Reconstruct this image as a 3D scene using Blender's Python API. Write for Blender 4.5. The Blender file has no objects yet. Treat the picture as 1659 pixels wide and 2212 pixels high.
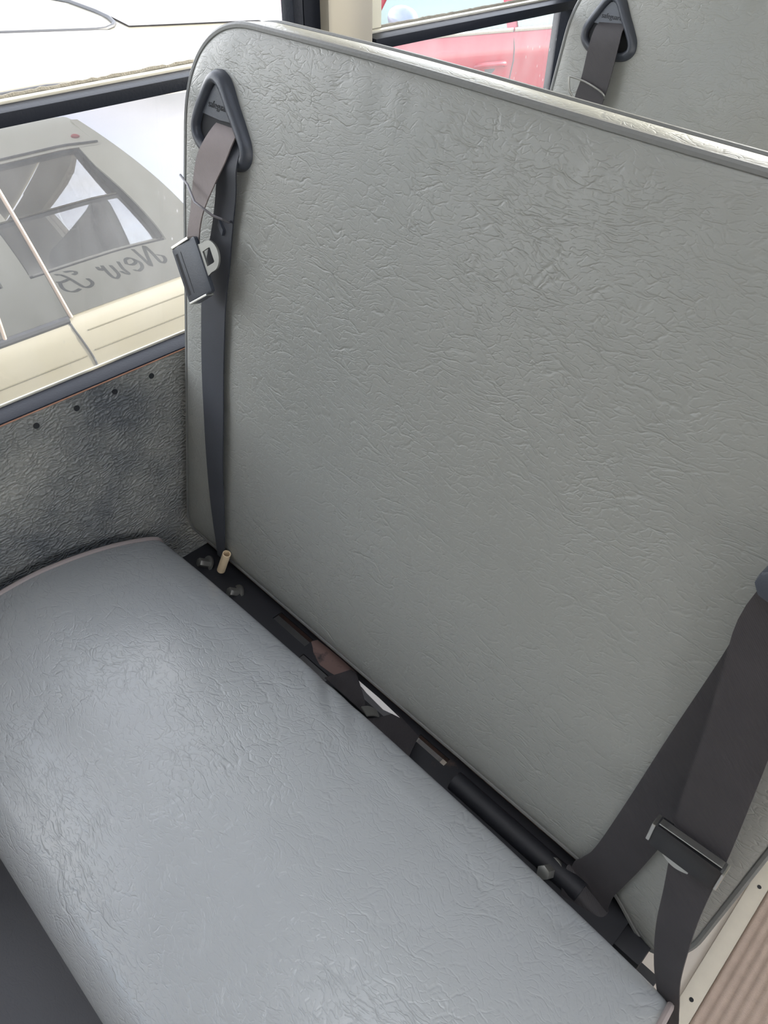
import bpy, bmesh, math, random
import numpy as np
from mathutils import Vector, Matrix

random.seed(4)
rng = np.random.default_rng(7)
sc = bpy.context.scene
COL = sc.collection
R = math.radians

# ------------------------------------------------------------------ camera
cam_d = bpy.data.cameras.new('camera')
cam = bpy.data.objects.new('camera', cam_d)
COL.objects.link(cam)
_M = np.array([[0.7084698676132783, 0.7055417902975586, 0.016769878584527356],
               [0.4870238477961156, -0.4715717060736302, -0.7351380126946719],
               [-0.510762389337635, 0.528990461326593, -0.6777100216638297]])
mw = Matrix.Identity(4)
for i in range(3):
    mw[i][0] = _M[0][i]; mw[i][1] = -_M[1][i]; mw[i][2] = -_M[2][i]
mw[0][3], mw[1][3], mw[2][3] = 0.845, 0.0, 1.25
cam.matrix_world = mw
cam_d.sensor_fit = 'VERTICAL'
cam_d.sensor_height = 36.0
cam_d.lens = 1630.34 / 2212 * 36.0
cam_d.clip_start = 0.01
sc.camera = cam

# ------------------------------------------------------------------ world, sun, exposure
SUN_DIR = Vector((0.28, 0.88, 0.38)).normalized()
w = bpy.data.worlds.new('sky'); sc.world = w; w.use_nodes = True
nt = w.node_tree; nt.nodes.clear()
wo = nt.nodes.new('ShaderNodeOutputWorld'); bg = nt.nodes.new('ShaderNodeBackground')
sky = nt.nodes.new('ShaderNodeTexSky'); sky.sky_type = 'NISHITA'; sky.sun_disc = False
sky.sun_elevation = R(38); sky.sun_rotation = R(20); sky.dust_density = 2.0
tc = nt.nodes.new('ShaderNodeTexCoord'); nz = nt.nodes.new('ShaderNodeTexNoise')
nz.inputs['Scale'].default_value = 2.2; nz.inputs['Detail'].default_value = 6
rp = nt.nodes.new('ShaderNodeValToRGB'); rp.color_ramp.elements[0].position = .34; rp.color_ramp.elements[1].position = .56
mx = nt.nodes.new('ShaderNodeMix'); mx.data_type = 'RGBA'
sv = nt.nodes.new('ShaderNodeVectorMath'); sv.operation = 'SCALE'; sv.inputs['Scale'].default_value = 0.22
nt.links.new(tc.outputs['Generated'], nz.inputs['Vector'])
nt.links.new(nz.outputs['Fac'], rp.inputs['Fac'])
nt.links.new(sky.outputs['Color'], sv.inputs[0])
nt.links.new(rp.outputs['Color'], mx.inputs['Factor'])
nt.links.new(sv.outputs['Vector'], mx.inputs['A'])
mx.inputs['B'].default_value = (1.0, 1.0, 1.02, 1)
sx = nt.nodes.new('ShaderNodeSeparateXYZ'); nt.links.new(tc.outputs['Generated'], sx.inputs[0])
hz = nt.nodes.new('ShaderNodeMapRange'); hz.inputs['From Min'].default_value = .12; hz.inputs['From Max'].default_value = .75
hz.inputs['To Min'].default_value = 1.15; hz.inputs['To Max'].default_value = .62
nt.links.new(sx.outputs['Z'], hz.inputs['Value'])
hv = nt.nodes.new('ShaderNodeVectorMath'); hv.operation = 'SCALE'
nt.links.new(mx.outputs['Result'], hv.inputs[0]); nt.links.new(hz.outputs[0], hv.inputs['Scale'])
nt.links.new(hv.outputs['Vector'], bg.inputs['Color'])
bg.inputs['Strength'].default_value = 3.0
nt.links.new(bg.outputs[0], wo.inputs[0])

sun_d = bpy.data.lights.new('sun', 'SUN'); sun_d.energy = 5.0; sun_d.angle = R(1.5); sun_d.color = (1, .93, .76)
sun = bpy.data.objects.new('sun', sun_d); COL.objects.link(sun)
sun.rotation_euler = SUN_DIR.to_track_quat('Z', 'Y').to_euler()

sc.view_settings.view_transform = 'Standard'
sc.view_settings.look = 'None'
sc.view_settings.gamma = 1.0
sc.view_settings.use_curve_mapping = False
sc.view_settings.exposure = 0.72
sc.cycles.max_bounces = 7
sc.cycles.diffuse_bounces = 4
sc.cycles.glossy_bounces = 3
sc.cycles.transparent_max_bounces = 12
sc.cycles.use_adaptive_sampling = True
sc.cycles.adaptive_threshold = .03
sc.cycles.sample_clamp_indirect = 6.0
sc.cycles.caustics_reflective = False

# ------------------------------------------------------------------ materials
def srgb(r, g, b):
    f = lambda c: (c / 255 / 12.92) if c / 255 <= .04045 else ((c / 255 + .055) / 1.055) ** 2.4
    return (f(r), f(g), f(b), 1)

def new_mat(name):
    m = bpy.data.materials.new(name); m.use_nodes = True
    return m, m.node_tree, m.node_tree.nodes['Principled BSDF']

def N(t, kind, **kw):
    n = t.nodes.new(kind)
    for k, v in kw.items():
        if hasattr(n, k) and k not in n.inputs: setattr(n, k, v)
        else: n.inputs[k].default_value = v
    return n

def plain(name, col, rough=.5, metal=0., noise=0., nscale=20., bump=0., bscale=200., spec=.5, coat=0.):
    m, t, p = new_mat(name)
    p.inputs['Base Color'].default_value = col
    p.inputs['Roughness'].default_value = rough
    p.inputs['Metallic'].default_value = metal
    p.inputs['Specular IOR Level'].default_value = spec
    p.inputs['Coat Weight'].default_value = coat
    tcn = N(t, 'ShaderNodeTexCoord')
    if noise:
        nn = N(t, 'ShaderNodeTexNoise', Scale=nscale, Detail=5.)
        mxn = N(t, 'ShaderNodeMix', data_type='RGBA')
        mxn.inputs['A'].default_value = tuple(c * (1 - noise) for c in col[:3]) + (1,)
        mxn.inputs['B'].default_value = tuple(min(1, c * (1 + noise)) for c in col[:3]) + (1,)
        t.links.new(tcn.outputs['Object'], nn.inputs['Vector'])
        t.links.new(nn.outputs['Fac'], mxn.inputs['Factor'])
        t.links.new(mxn.outputs['Result'], p.inputs['Base Color'])
    if bump:
        nb = N(t, 'ShaderNodeTexNoise', Scale=bscale, Detail=3.)
        bp = N(t, 'ShaderNodeBump', Strength=bump, Distance=.002)
        t.links.new(tcn.outputs['Object'], nb.inputs['Vector'])
        t.links.new(nb.outputs['Fac'], bp.inputs['Height'])
        t.links.new(bp.outputs['Normal'], p.inputs['Normal'])
    return m

def vinyl(name, col, rough=.42, crease=1.0, grain=1.0, cscale=11., spec=.5):
    """upholstery vinyl: fine pressed grain and bursts of short creases, both in the bump"""
    m, t, p = new_mat(name)
    L = t.links.new
    tco = N(t, 'ShaderNodeTexCoord')
    sp_ = N(t, 'ShaderNodeSeparateXYZ'); L(tco.outputs['Object'], sp_.inputs[0])
    yz = N(t, 'ShaderNodeMath', operation='ADD'); L(sp_.outputs['Y'], yz.inputs[0]); L(sp_.outputs['Z'], yz.inputs[1])
    flat = N(t, 'ShaderNodeCombineXYZ'); L(sp_.outputs['X'], flat.inputs['X']); L(yz.outputs[0], flat.inputs['Y'])   # cloth coordinates: along the bench, up and over it
    warp = N(t, 'ShaderNodeTexNoise', noise_dimensions='2D', Scale=11., Detail=4.)
    L(flat.outputs[0], warp.inputs['Vector'])
    wv = N(t, 'ShaderNodeVectorMath', operation='MULTIPLY_ADD')
    L(warp.outputs['Color'], wv.inputs[0]); wv.inputs[1].default_value = (.05, .05, .05)
    L(flat.outputs[0], wv.inputs[2])
    hs = []
    for sca, rot, thr, wgt, mlo in ((15., .25, .05, .8, .50), (30., -.35, .07, 1., .46), (38., .9, .07, .9, .49), (78., .2, .10, .8, .44), (165., .5, .16, .55, .40)):
        st = N(t, 'ShaderNodeMapping'); st.inputs['Rotation'].default_value = (0, 0, rot)
        st.inputs['Scale'].default_value = (.55, 1.35, 1)
        L(wv.outputs[0], st.inputs['Vector'])
        vo = N(t, 'ShaderNodeTexVoronoi', voronoi_dimensions='2D', feature='DISTANCE_TO_EDGE', Scale=sca)
        L(st.outputs[0], vo.inputs['Vector'])
        mr = N(t, 'ShaderNodeMapRange', interpolation_type='SMOOTHSTEP')
        mr.inputs['From Max'].default_value = thr; mr.inputs['To Min'].default_value = -wgt; mr.inputs['To Max'].default_value = 0
        L(vo.outputs['Distance'], mr.inputs['Value'])
        mk = N(t, 'ShaderNodeTexNoise', noise_dimensions='2D', Scale=sca * .7, Detail=2.5, Roughness=.65)
        L(flat.outputs[0], mk.inputs['Vector'])
        mm = N(t, 'ShaderNodeMapRange', interpolation_type='SMOOTHSTEP')
        mm.inputs['From Min'].default_value = mlo; mm.inputs['From Max'].default_value = mlo + .16
        L(mk.outputs['Fac'], mm.inputs['Value'])
        mu = N(t, 'ShaderNodeMath', operation='MULTIPLY')
        L(mr.outputs[0], mu.inputs[0]); L(mm.outputs[0], mu.inputs[1]); hs.append(mu)
    tot = hs[0]
    for h in hs[1:]:
        ad = N(t, 'ShaderNodeMath', operation='ADD'); L(tot.outputs[0], ad.inputs[0]); L(h.outputs[0], ad.inputs[1]); tot = ad
    big = N(t, 'ShaderNodeTexNoise', noise_dimensions='2D', Scale=5., Detail=2.)
    L(flat.outputs[0], big.inputs['Vector'])
    bmr = N(t, 'ShaderNodeMapRange'); bmr.inputs['From Min'].default_value = .35; bmr.inputs['From Max'].default_value = .7
    bmr.inputs['To Min'].default_value = .5; bmr.inputs['To Max'].default_value = 1.1
    L(big.outputs['Fac'], bmr.inputs['Value'])
    tm = N(t, 'ShaderNodeMath', operation='MULTIPLY'); L(tot.outputs[0], tm.inputs[0]); L(bmr.outputs[0], tm.inputs[1])
    b1 = N(t, 'ShaderNodeBump', Strength=.55 * crease, Distance=.0011)
    L(tm.outputs[0], b1.inputs['Height'])
    gr = N(t, 'ShaderNodeTexNoise', noise_dimensions='2D', Scale=520., Detail=2.)
    L(flat.outputs[0], gr.inputs['Vector'])
    b2 = N(t, 'ShaderNodeBump', Strength=.16 * grain, Distance=.0006)
    L(gr.outputs['Fac'], b2.inputs['Height']); L(b1.outputs[0], b2.inputs['Normal'])
    L(b2.outputs[0], p.inputs['Normal'])
    cm = N(t, 'ShaderNodeMix', data_type='RGBA')
    cm.inputs['A'].default_value = tuple(c * .94 for c in col[:3]) + (1,)
    cm.inputs['B'].default_value = tuple(c * 1.06 for c in col[:3]) + (1,)
    L(big.outputs['Fac'], cm.inputs['Factor'])
    L(cm.outputs['Result'], p.inputs['Base Color'])
    p.inputs['Roughness'].default_value = rough
    p.inputs['Specular IOR Level'].default_value = spec
    return m

def glass(name, dirt_glare=.05, dirt_glare_col=(.8, .8, .8, 1), tint=(1, 1, 1, 1), streak=1.):
    """clear pane: see-through with Fresnel reflection and a pale film for dust and glare"""
    m = bpy.data.materials.new(name); m.use_nodes = True; t = m.node_tree; t.nodes.clear(); L = t.links.new
    out = N(t, 'ShaderNodeOutputMaterial')
    tr = N(t, 'ShaderNodeBsdfTransparent'); tr.inputs[0].default_value = tint
    gl = N(t, 'ShaderNodeBsdfGlossy'); gl.inputs['Roughness'].default_value = .01
    fr0 = N(t, 'ShaderNodeFresnel', IOR=1.5)
    geo = N(t, 'ShaderNodeNewGeometry')
    inv = N(t, 'ShaderNodeMath', operation='SUBTRACT'); inv.inputs[0].default_value = 1.; L(geo.outputs['Backfacing'], inv.inputs[1])
    fr = N(t, 'ShaderNodeMath', operation='MULTIPLY'); L(fr0.outputs[0], fr.inputs[0]); L(inv.outputs[0], fr.inputs[1])
    m1 = N(t, 'ShaderNodeMixShader'); L(fr.outputs[0], m1.inputs[0]); L(tr.outputs[0], m1.inputs[1]); L(gl.outputs[0], m1.inputs[2])
    df = N(t, 'ShaderNodeBsdfDiffuse'); df.inputs[0].default_value = dirt_glare_col
    tl = N(t, 'ShaderNodeBsdfTranslucent'); tl.inputs[0].default_value = dirt_glare_col
    m2 = N(t, 'ShaderNodeMixShader'); m2.inputs[0].default_value = .6; L(df.outputs[0], m2.inputs[1]); L(tl.outputs[0], m2.inputs[2])
    tcn = N(t, 'ShaderNodeTexCoord')
    mp = N(t, 'ShaderNodeMapping'); mp.inputs['Scale'].default_value = (1, 1, .45); L(tcn.outputs['Object'], mp.inputs['Vector'])
    nn = N(t, 'ShaderNodeTexNoise', Scale=14., Detail=7., Roughness=.65); L(mp.outputs[0], nn.inputs['Vector'])
    sp = N(t, 'ShaderNodeTexVoronoi', Scale=90.); L(mp.outputs[0], sp.inputs['Vector'])
    ss = N(t, 'ShaderNodeMapRange'); ss.inputs['From Min'].default_value = .05; ss.inputs['From Max'].default_value = .14
    ss.inputs['To Min'].default_value = .35 * streak; ss.inputs['To Max'].default_value = 0.
    L(sp.outputs['Distance'], ss.inputs['Value'])
    n2 = N(t, 'ShaderNodeTexNoise', Scale=7., Detail=2.); L(mp.outputs[0], n2.inputs['Vector'])
    n2m = N(t, 'ShaderNodeMapRange'); n2m.inputs['From Min'].default_value = .55; n2m.inputs['From Max'].default_value = .7
    L(n2.outputs['Fac'], n2m.inputs['Value'])
    sm = N(t, 'ShaderNodeMath', operation='MULTIPLY'); L(ss.outputs[0], sm.inputs[0]); L(n2m.outputs[0], sm.inputs[1])
    mr = N(t, 'ShaderNodeMapRange'); mr.inputs['From Min'].default_value = .3; mr.inputs['From Max'].default_value = .75
    mr.inputs['To Min'].default_value = dirt_glare * .55; mr.inputs['To Max'].default_value = dirt_glare * 1.6
    L(nn.outputs['Fac'], mr.inputs['Value'])
    ad = N(t, 'ShaderNodeMath', operation='ADD'); L(mr.outputs[0], ad.inputs[0]); L(sm.outputs[0], ad.inputs[1])
    m3 = N(t, 'ShaderNodeMixShader'); L(ad.outputs[0], m3.inputs[0]); L(m1.outputs[0], m3.inputs[1]); L(m2.outputs[0], m3.inputs[2])
    L(m3.outputs[0], out.inputs[0])
    return m

def tinted(name, col, refl=.4):
    """coated car glass: dark body colour under a mirror-like surface"""
    m = bpy.data.materials.new(name); m.use_nodes = True; t = m.node_tree; t.nodes.clear(); L = t.links.new
    out = N(t, 'ShaderNodeOutputMaterial')
    df = N(t, 'ShaderNodeBsdfDiffuse'); df.inputs[0].default_value = col
    gl = N(t, 'ShaderNodeBsdfGlossy'); gl.inputs['Roughness'].default_value = .004
    lw = N(t, 'ShaderNodeLayerWeight', Blend=.35)
    mr = N(t, 'ShaderNodeMapRange'); mr.inputs['To Min'].default_value = refl; mr.inputs['To Max'].default_value = 1.
    L(lw.outputs['Fresnel'], mr.inputs['Value'])
    m1 = N(t, 'ShaderNodeMixShader'); L(mr.outputs[0], m1.inputs[0]); L(df.outputs[0], m1.inputs[1]); L(gl.outputs[0], m1.inputs[2])
    L(m1.outputs[0], out.inputs[0])
    return m

def webbing_mat(name, col, rough=.6):
    m, t, p = new_mat(name); L = t.links.new
    tcn = N(t, 'ShaderNodeTexCoord')
    wv = N(t, 'ShaderNodeTexWave', Scale=260., Distortion=.6, Detail=1.); wv.bands_direction = 'DIAGONAL'
    L(tcn.outputs['Object'], wv.inputs['Vector'])
    bp = N(t, 'ShaderNodeBump', Strength=.25, Distance=.0006); L(wv.outputs['Fac'], bp.inputs['Height']); L(bp.outputs[0], p.inputs['Normal'])
    nn = N(t, 'ShaderNodeTexNoise', Scale=30.); L(tcn.outputs['Object'], nn.inputs['Vector'])
    mxn = N(t, 'ShaderNodeMix', data_type='RGBA')
    mxn.inputs['A'].default_value = tuple(c * .8 for c in col[:3]) + (1,); mxn.inputs['B'].default_value = tuple(c * 1.2 for c in col[:3]) + (1,)
    L(nn.outputs['Fac'], mxn.inputs['Factor']); L(mxn.outputs['Result'], p.inputs['Base Color'])
    p.inputs['Roughness'].default_value = rough
    p.inputs['Sheen Weight'].default_value = .05
    return m

def rusty(name, base, rust, amount=.5, rough=.6):
    m, t, p = new_mat(name); L = t.links.new
    tcn = N(t, 'ShaderNodeTexCoord'); nn = N(t, 'ShaderNodeTexNoise', Scale=22., Detail=8., Roughness=.7)
    L(tcn.outputs['Object'], nn.inputs['Vector'])
    mr = N(t, 'ShaderNodeMapRange'); mr.inputs['From Min'].default_value = 1 - amount - .06; mr.inputs['From Max'].default_value = 1 - amount + .06
    L(nn.outputs['Fac'], mr.inputs['Value'])
    mxn = N(t, 'ShaderNodeMix', data_type='RGBA'); mxn.inputs['A'].default_value = base; mxn.inputs['B'].default_value = rust
    L(mr.outputs[0], mxn.inputs['Factor']); L(mxn.outputs['Result'], p.inputs['Base Color'])
    p.inputs['Roughness'].default_value = rough
    bp = N(t, 'ShaderNodeBump', Strength=.4, Distance=.001); L(nn.outputs['Fac'], bp.inputs['Height']); L(bp.outputs[0], p.inputs['Normal'])
    return m

def wall_panel_mat():
    m, t, p = new_mat('embossed_panel'); L = t.links.new
    tcn = N(t, 'ShaderNodeTexCoord')
    mp = N(t, 'ShaderNodeMapping'); mp.inputs['Scale'].default_value = (1, 1, 1.6); L(tcn.outputs['Object'], mp.inputs['Vector'])
    wq = N(t, 'ShaderNodeTexNoise', Scale=45., Detail=3.); L(tcn.outputs['Object'], wq.inputs['Vector'])
    wa = N(t, 'ShaderNodeVectorMath', operation='MULTIPLY_ADD'); wa.inputs[1].default_value = (.03, .03, .03); L(wq.outputs['Color'], wa.inputs[0]); L(mp.outputs[0], wa.inputs[2])
    sq = N(t, 'ShaderNodeSeparateXYZ'); L(wa.outputs[0], sq.inputs[0])
    fq = N(t, 'ShaderNodeCombineXYZ'); L(sq.outputs['Y'], fq.inputs['X']); L(sq.outputs['Z'], fq.inputs['Y'])
    n1 = N(t, 'ShaderNodeTexVoronoi', voronoi_dimensions='2D', feature='F1', Scale=160.); L(fq.outputs[0], n1.inputs['Vector'])
    bp = N(t, 'ShaderNodeBump', Strength=.8, Distance=.0026); L(n1.outputs['Distance'], bp.inputs['Height']); L(bp.outputs[0], p.inputs['Normal'])
    n2 = N(t, 'ShaderNodeTexNoise', Scale=7., Detail=4.); L(tcn.outputs['Object'], n2.inputs['Vector'])
    rp2 = N(t, 'ShaderNodeValToRGB'); rp2.color_ramp.elements[0].position = .35; rp2.color_ramp.elements[1].position = .68
    rp2.color_ramp.elements[0].color = srgb(98, 102, 106); rp2.color_ramp.elements[1].color = srgb(156, 156, 150)
    L(n2.outputs['Fac'], rp2.inputs['Fac']); L(rp2.outputs[0], p.inputs['Base Color'])
    p.inputs['Roughness'].default_value = .38
    return m

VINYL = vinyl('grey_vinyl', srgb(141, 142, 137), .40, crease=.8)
VINYL_SEAT_LIT = vinyl('grey_vinyl_seat_lit', srgb(172, 176, 178), .27, crease=.95, spec=.75)  # same vinyl as the back, lightened for the light the seat catches
PIPING = plain('grey_piping', srgb(118, 119, 117), .45, bump=.2, bscale=300)
PIPING_SEAT = plain('worn_piping', srgb(160, 150, 148), .5)
BLACK_PLASTIC = plain('black_plastic', srgb(62, 66, 74), .38, bump=.1, bscale=700)
DARK_HOLE = plain('dark_recess', srgb(22, 24, 28), .7)
WEBBING = webbing_mat('charcoal_webbing', srgb(50, 47, 49))
WEBBING_SHADED = webbing_mat('shaded_grey_webbing', srgb(44, 47, 55))  # same belt, rear ply: its shade is put into the colour
WEBBING_LIT = webbing_mat('lit_brown_webbing', srgb(120, 110, 108))  # same belt, front ply: the light on it is put into the colour
STEEL = plain('bright_steel', srgb(205, 205, 200), .28, 1.)
STEEL_DULL = plain('dull_steel', srgb(150, 150, 146), .4, .8, noise=.2)
WIRE = plain('grey_wire', srgb(120, 118, 122), .4, .5)
FRAME_STEEL = rusty('frame_steel', srgb(28, 29, 34), srgb(84, 64, 54), .30)
FRAME_RUST = rusty('rusty_steel', srgb(112, 90, 84), srgb(50, 44, 46), .40)
BOARD = plain('seat_board', srgb(50, 50, 54), .8)
PANEL = wall_panel_mat()
PAINT_BEIGE = plain('beige_paint', srgb(178, 172, 160), .4, noise=.04, nscale=8)
CEIL = plain('ceiling_paint', srgb(205, 204, 198), .5)
BLACK_MATTE = plain('black_abs', srgb(34, 34, 36), .4)
BUS_OUT = plain('bus_paint', srgb(218, 216, 200), .35, noise=.04, nscale=5)
GASKET = plain('black_gasket', srgb(28, 32, 42), .5, bump=.15, bscale=300, spec=.2)
ALU = plain('pale_aluminium', srgb(226, 222, 208), .4, .35, noise=.08, nscale=40)
RUST_LINE = plain('rust_edge', srgb(176, 132, 110), .7, noise=.35, nscale=60)
PILE = plain('pile_strip', srgb(150, 145, 132), .95, noise=.3, nscale=150, bump=.8, bscale=500)
GLASS_LOW = glass('dusty_pane', .06)
GLASS_GLARE = glass('glare_hazed_pane', .13)  # thicker pale film also imitates glare over the red car
GLASS_UP = glass('clear_pane', .012, streak=.2)
FLOOR = plain('pale_floor', srgb(234, 224, 212), .5, noise=.08, nscale=30)
RIB = plain('ribbed_rubber', srgb(206, 184, 168), .65, noise=.16, nscale=60, bump=.4, bscale=400)
STRIP = plain('floor_strip', srgb(240, 232, 216), .45, .2, noise=.07, nscale=50)
HOUSING = vinyl('dark_grey_vinyl', srgb(96, 98, 104), crease=.35)
GRAVEL = plain('gravel', srgb(108, 102, 94), .95, noise=.45, nscale=6, bump=1., bscale=30)
CAR_WHITE = plain('cream_white_paint', srgb(148, 144, 130), .35, coat=.3, noise=.015, nscale=3)
CAR_RED = plain('red_paint', srgb(160, 36, 54), .28, coat=.6)
CAR_GLASS = tinted('tinted_glass', (.03, .031, .034, 1), .19)
CAR_GLASS_TEAL = tinted('teal_glass', srgb(128, 146, 138), .10)
CAR_GLASS_DARK = plain('dark_rear_glass', srgb(92, 86, 84), .35, spec=.2)
CREASE_SHADE = plain('crease_shade_paint', srgb(108, 104, 86), .6)  # dark line colour standing for shade in the door creases
SEAL = plain('rubber_seal', srgb(56, 58, 64), .5)
PILLAR_TRIM = plain('pillar_trim', srgb(178, 160, 146), .4)
CHROME = plain('chrome', srgb(235, 235, 228), .18, 1.)
MIRROR = plain('mirror_housing', srgb(130, 142, 160), .3, coat=.4)
RED_LENS = plain('red_lens', srgb(190, 30, 34), .25)
TYRE = plain('tyre', srgb(34, 34, 36), .85)
CREAM = plain('cream_plastic', srgb(226, 204, 170), .5, noise=.12, nscale=120)
INK = plain('dark_lettering', srgb(48, 58, 60), .5)
SCREW = plain('screw_head', srgb(52, 54, 58), .5, .4)
WHITE_POST = plain('sash_paint', srgb(240, 236, 216), .5)

# ------------------------------------------------------------------ object helpers
ORG = {}
def link(o, parent=None):
    COL.objects.link(o)
    if parent is not None: o.parent = parent
    return o

def empty(name, loc):
    o = bpy.data.objects.new(name, None); o.empty_display_size = .05
    o.location = loc; ORG[o.name] = Vector(loc)
    return link(o)

def tag(o, label=None, cat=None, group=None, kind=None):
    if label: o['label'] = label
    if cat: o['category'] = cat
    if group: o['group'] = group
    if kind: o['kind'] = kind
    return o

def obj(name, verts, faces, mat, parent=None, smooth=True, sharp=35, bevel=0., mats=None, fmat=None):
    """one mesh object from world coordinates; its origin is its parent's, or its own base when top-level"""
    V = [Vector(v) for v in verts]
    if parent is not None:
        org = ORG[parent.name]
    else:
        lo = Vector([min(v[i] for v in V) for i in range(3)]); hi = Vector([max(v[i] for v in V) for i in range(3)])
        org = Vector(((lo.x + hi.x) / 2, (lo.y + hi.y) / 2, lo.z))
    me = bpy.data.meshes.new(name)
    me.from_pydata([v - org for v in V], [], [list(f) for f in faces])
    bm = bmesh.new(); bm.from_mesh(me)
    bmesh.ops.recalc_face_normals(bm, faces=bm.faces)
    if bevel:
        es = [e for e in bm.edges if len(e.link_faces) == 2 and e.calc_face_angle(0) > R(40)]
        bmesh.ops.bevel(bm, geom=es, offset=bevel, segments=2, profile=.6, affect='EDGES', clamp_overlap=True)
    bm.to_mesh(me); bm.free()
    me.materials.append(mat)
    if mats:
        for m_ in mats: me.materials.append(m_)
        for i, k in fmat.items(): me.polygons[i].material_index = k
    if smooth:
        for p_ in me.polygons: p_.use_smooth = True
        me.set_sharp_from_angle(angle=R(sharp))
    o = bpy.data.objects.new(name, me)
    link(o, parent)
    if parent is None: o.location = org
    ORG[o.name] = org
    return o

def box_geo(x0, x1, y0, y1, z0, z1):
    v = [(x0, y0, z0), (x1, y0, z0), (x1, y1, z0), (x0, y1, z0), (x0, y0, z1), (x1, y0, z1), (x1, y1, z1), (x0, y1, z1)]
    f = [(0, 3, 2, 1), (4, 5, 6, 7), (0, 1, 5, 4), (1, 2, 6, 5), (2, 3, 7, 6), (3, 0, 4, 7)]
    return v, f

class MB:
    def __init__(s): s.v = []; s.f = []
    def add(s, v, f):
        n = len(s.v); s.v += [tuple(a) for a in v]; s.f += [tuple(i + n for i in q) for q in f]; return s
    def box(s, *a): return s.add(*box_geo(*a))
    def obj(s, name, mat, parent=None, **kw): return obj(name, s.v, s.f, mat, parent, **kw)

def box(name, dims, mat, parent=None, bevel=0., **kw):
    return obj(name, *box_geo(*dims), mat, parent, bevel=bevel, **kw)

def catmull(P, n=6, closed=False):
    P = [np.asarray(p, float) for p in P]; out = []
    m = len(P)
    rng_ = range(m if closed else m - 1)
    for i in rng_:
        if closed: a, b, c, d = P[(i - 1) % m], P[i], P[(i + 1) % m], P[(i + 2) % m]
        else: a, b, c, d = P[max(i - 1, 0)], P[i], P[i + 1], P[min(i + 2, m - 1)]
        for k in range(n):
            t = k / n
            out.append(.5 * ((2 * b) + (c - a) * t + (2 * a - 5 * b + 4 * c - d) * t * t + (3 * b - a - 3 * c + d) * t ** 3))
    if not closed: out.append(P[-1])
    return out

def tube_geo(path, r, seg=8, closed=False, cap=True):
    P = [Vector(p) for p in path]; n = len(P); v = []; f = []
    up = None; rings = []
    for i in range(n):
        if closed: d = P[(i + 1) % n] - P[i - 1]
        else: d = P[min(i + 1, n - 1)] - P[max(i - 1, 0)]
        d.normalize()
        if up is None:
            up = Vector((0, 0, 1)) if abs(d.z) < .9 else Vector((1, 0, 0))
        a = d.cross(up); a.normalize(); b = a.cross(d); b.normalize(); up = b
        rr = r[i] if hasattr(r, '__len__') else r
        rings.append(len(v))
        for k in range(seg):
            th = 2 * math.pi * k / seg
            v.append(P[i] + (a * math.cos(th) + b * math.sin(th)) * rr)
    for i in range(n if closed else n - 1):
        j = (i + 1) % n
        for k in range(seg):
            f.append((i * seg + k, i * seg + (k + 1) % seg, j * seg + (k + 1) % seg, j * seg + k))
    if cap and not closed:
        f.append(tuple(range(seg))[::-1]); f.append(tuple((n - 1) * seg + k for k in range(seg)))
    return v, f

def tube(name, path, r, mat, parent=None, seg=8, closed=False, **kw):
    return obj(name, *tube_geo(path, r, seg, closed), mat, parent, **kw)

def cyl_geo(c, axis, r, h, seg=24, r2=None):
    c = Vector(c); ax_ = Vector(axis).normalized()
    return tube_geo([c, c + ax_ * h], [r, r2 if r2 is not None else r], seg)

def loft_geo(rings, close_ring=True, cap=True):
    n = len(rings[0]); v = [p for r_ in rings for p in r_]; f = []
    for i in range(len(rings) - 1):
        for k in range(n if close_ring else n - 1):
            k2 = (k + 1) % n
            f.append((i * n + k, i * n + k2, (i + 1) * n + k2, (i + 1) * n + k))
    if cap:
        f.append(tuple(range(n))[::-1]); f.append(tuple((len(rings) - 1) * n + k for k in range(n)))
    return v, f

def ribbon_geo(L, Rr, th=.0014, nrm=None, sub=5):
    """flat strap between two edge curves, with thickness"""
    L = catmull(L, sub); Rr = catmull(Rr, sub); n = len(L)
    rings = []
    for i in range(n):
        a, b = Vector(L[i]), Vector(Rr[i])
        t_ = Vector(L[min(i + 1, n - 1)]) - Vector(L[max(i - 1, 0)])
        nn = (b - a).cross(t_)
        nn = nn.normalized() * th / 2 if nn.length > 1e-9 else Vector((0, -th / 2, 0))
        m1 = a.lerp(b, .33); m2 = a.lerp(b, .67)
        rings.append([a + nn, m1 + nn, m2 + nn, b + nn, b - nn, m2 - nn, m1 - nn, a - nn])
    return loft_geo(rings)

def plate_holes_geo(x0, x1, y0, y1, z0, z1, holes):
    """flat plate with rectangular slots cut through it (x0,x1,y0,y1)"""
    xs = sorted({x0, x1, *[h[0] for h in holes], *[h[1] for h in holes]})
    ys = sorted({y0, y1, *[h[2] for h in holes], *[h[3] for h in holes]})
    bm = bmesh.new(); vs = {}
    def V(i, j):
        if (i, j) not in vs: vs[i, j] = bm.verts.new((xs[i], ys[j], z0))
        return vs[i, j]
    for i in range(len(xs) - 1):
        for j in range(len(ys) - 1):
            cx, cy = (xs[i] + xs[i + 1]) / 2, (ys[j] + ys[j + 1]) / 2
            if any(h[0] < cx < h[1] and h[2] < cy < h[3] for h in holes): continue
            bm.faces.new((V(i, j), V(i + 1, j), V(i + 1, j + 1), V(i, j + 1)))
    r_ = bmesh.ops.extrude_face_region(bm, geom=bm.faces[:])
    for e in r_['geom']:
        if isinstance(e, bmesh.types.BMVert): e.co.z = z1
    bm.verts.index_update()
    v = [tuple(q.co) for q in bm.verts]; f = [tuple(q.index for q in g.verts) for g in bm.faces]
    bm.free(); return v, f

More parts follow.
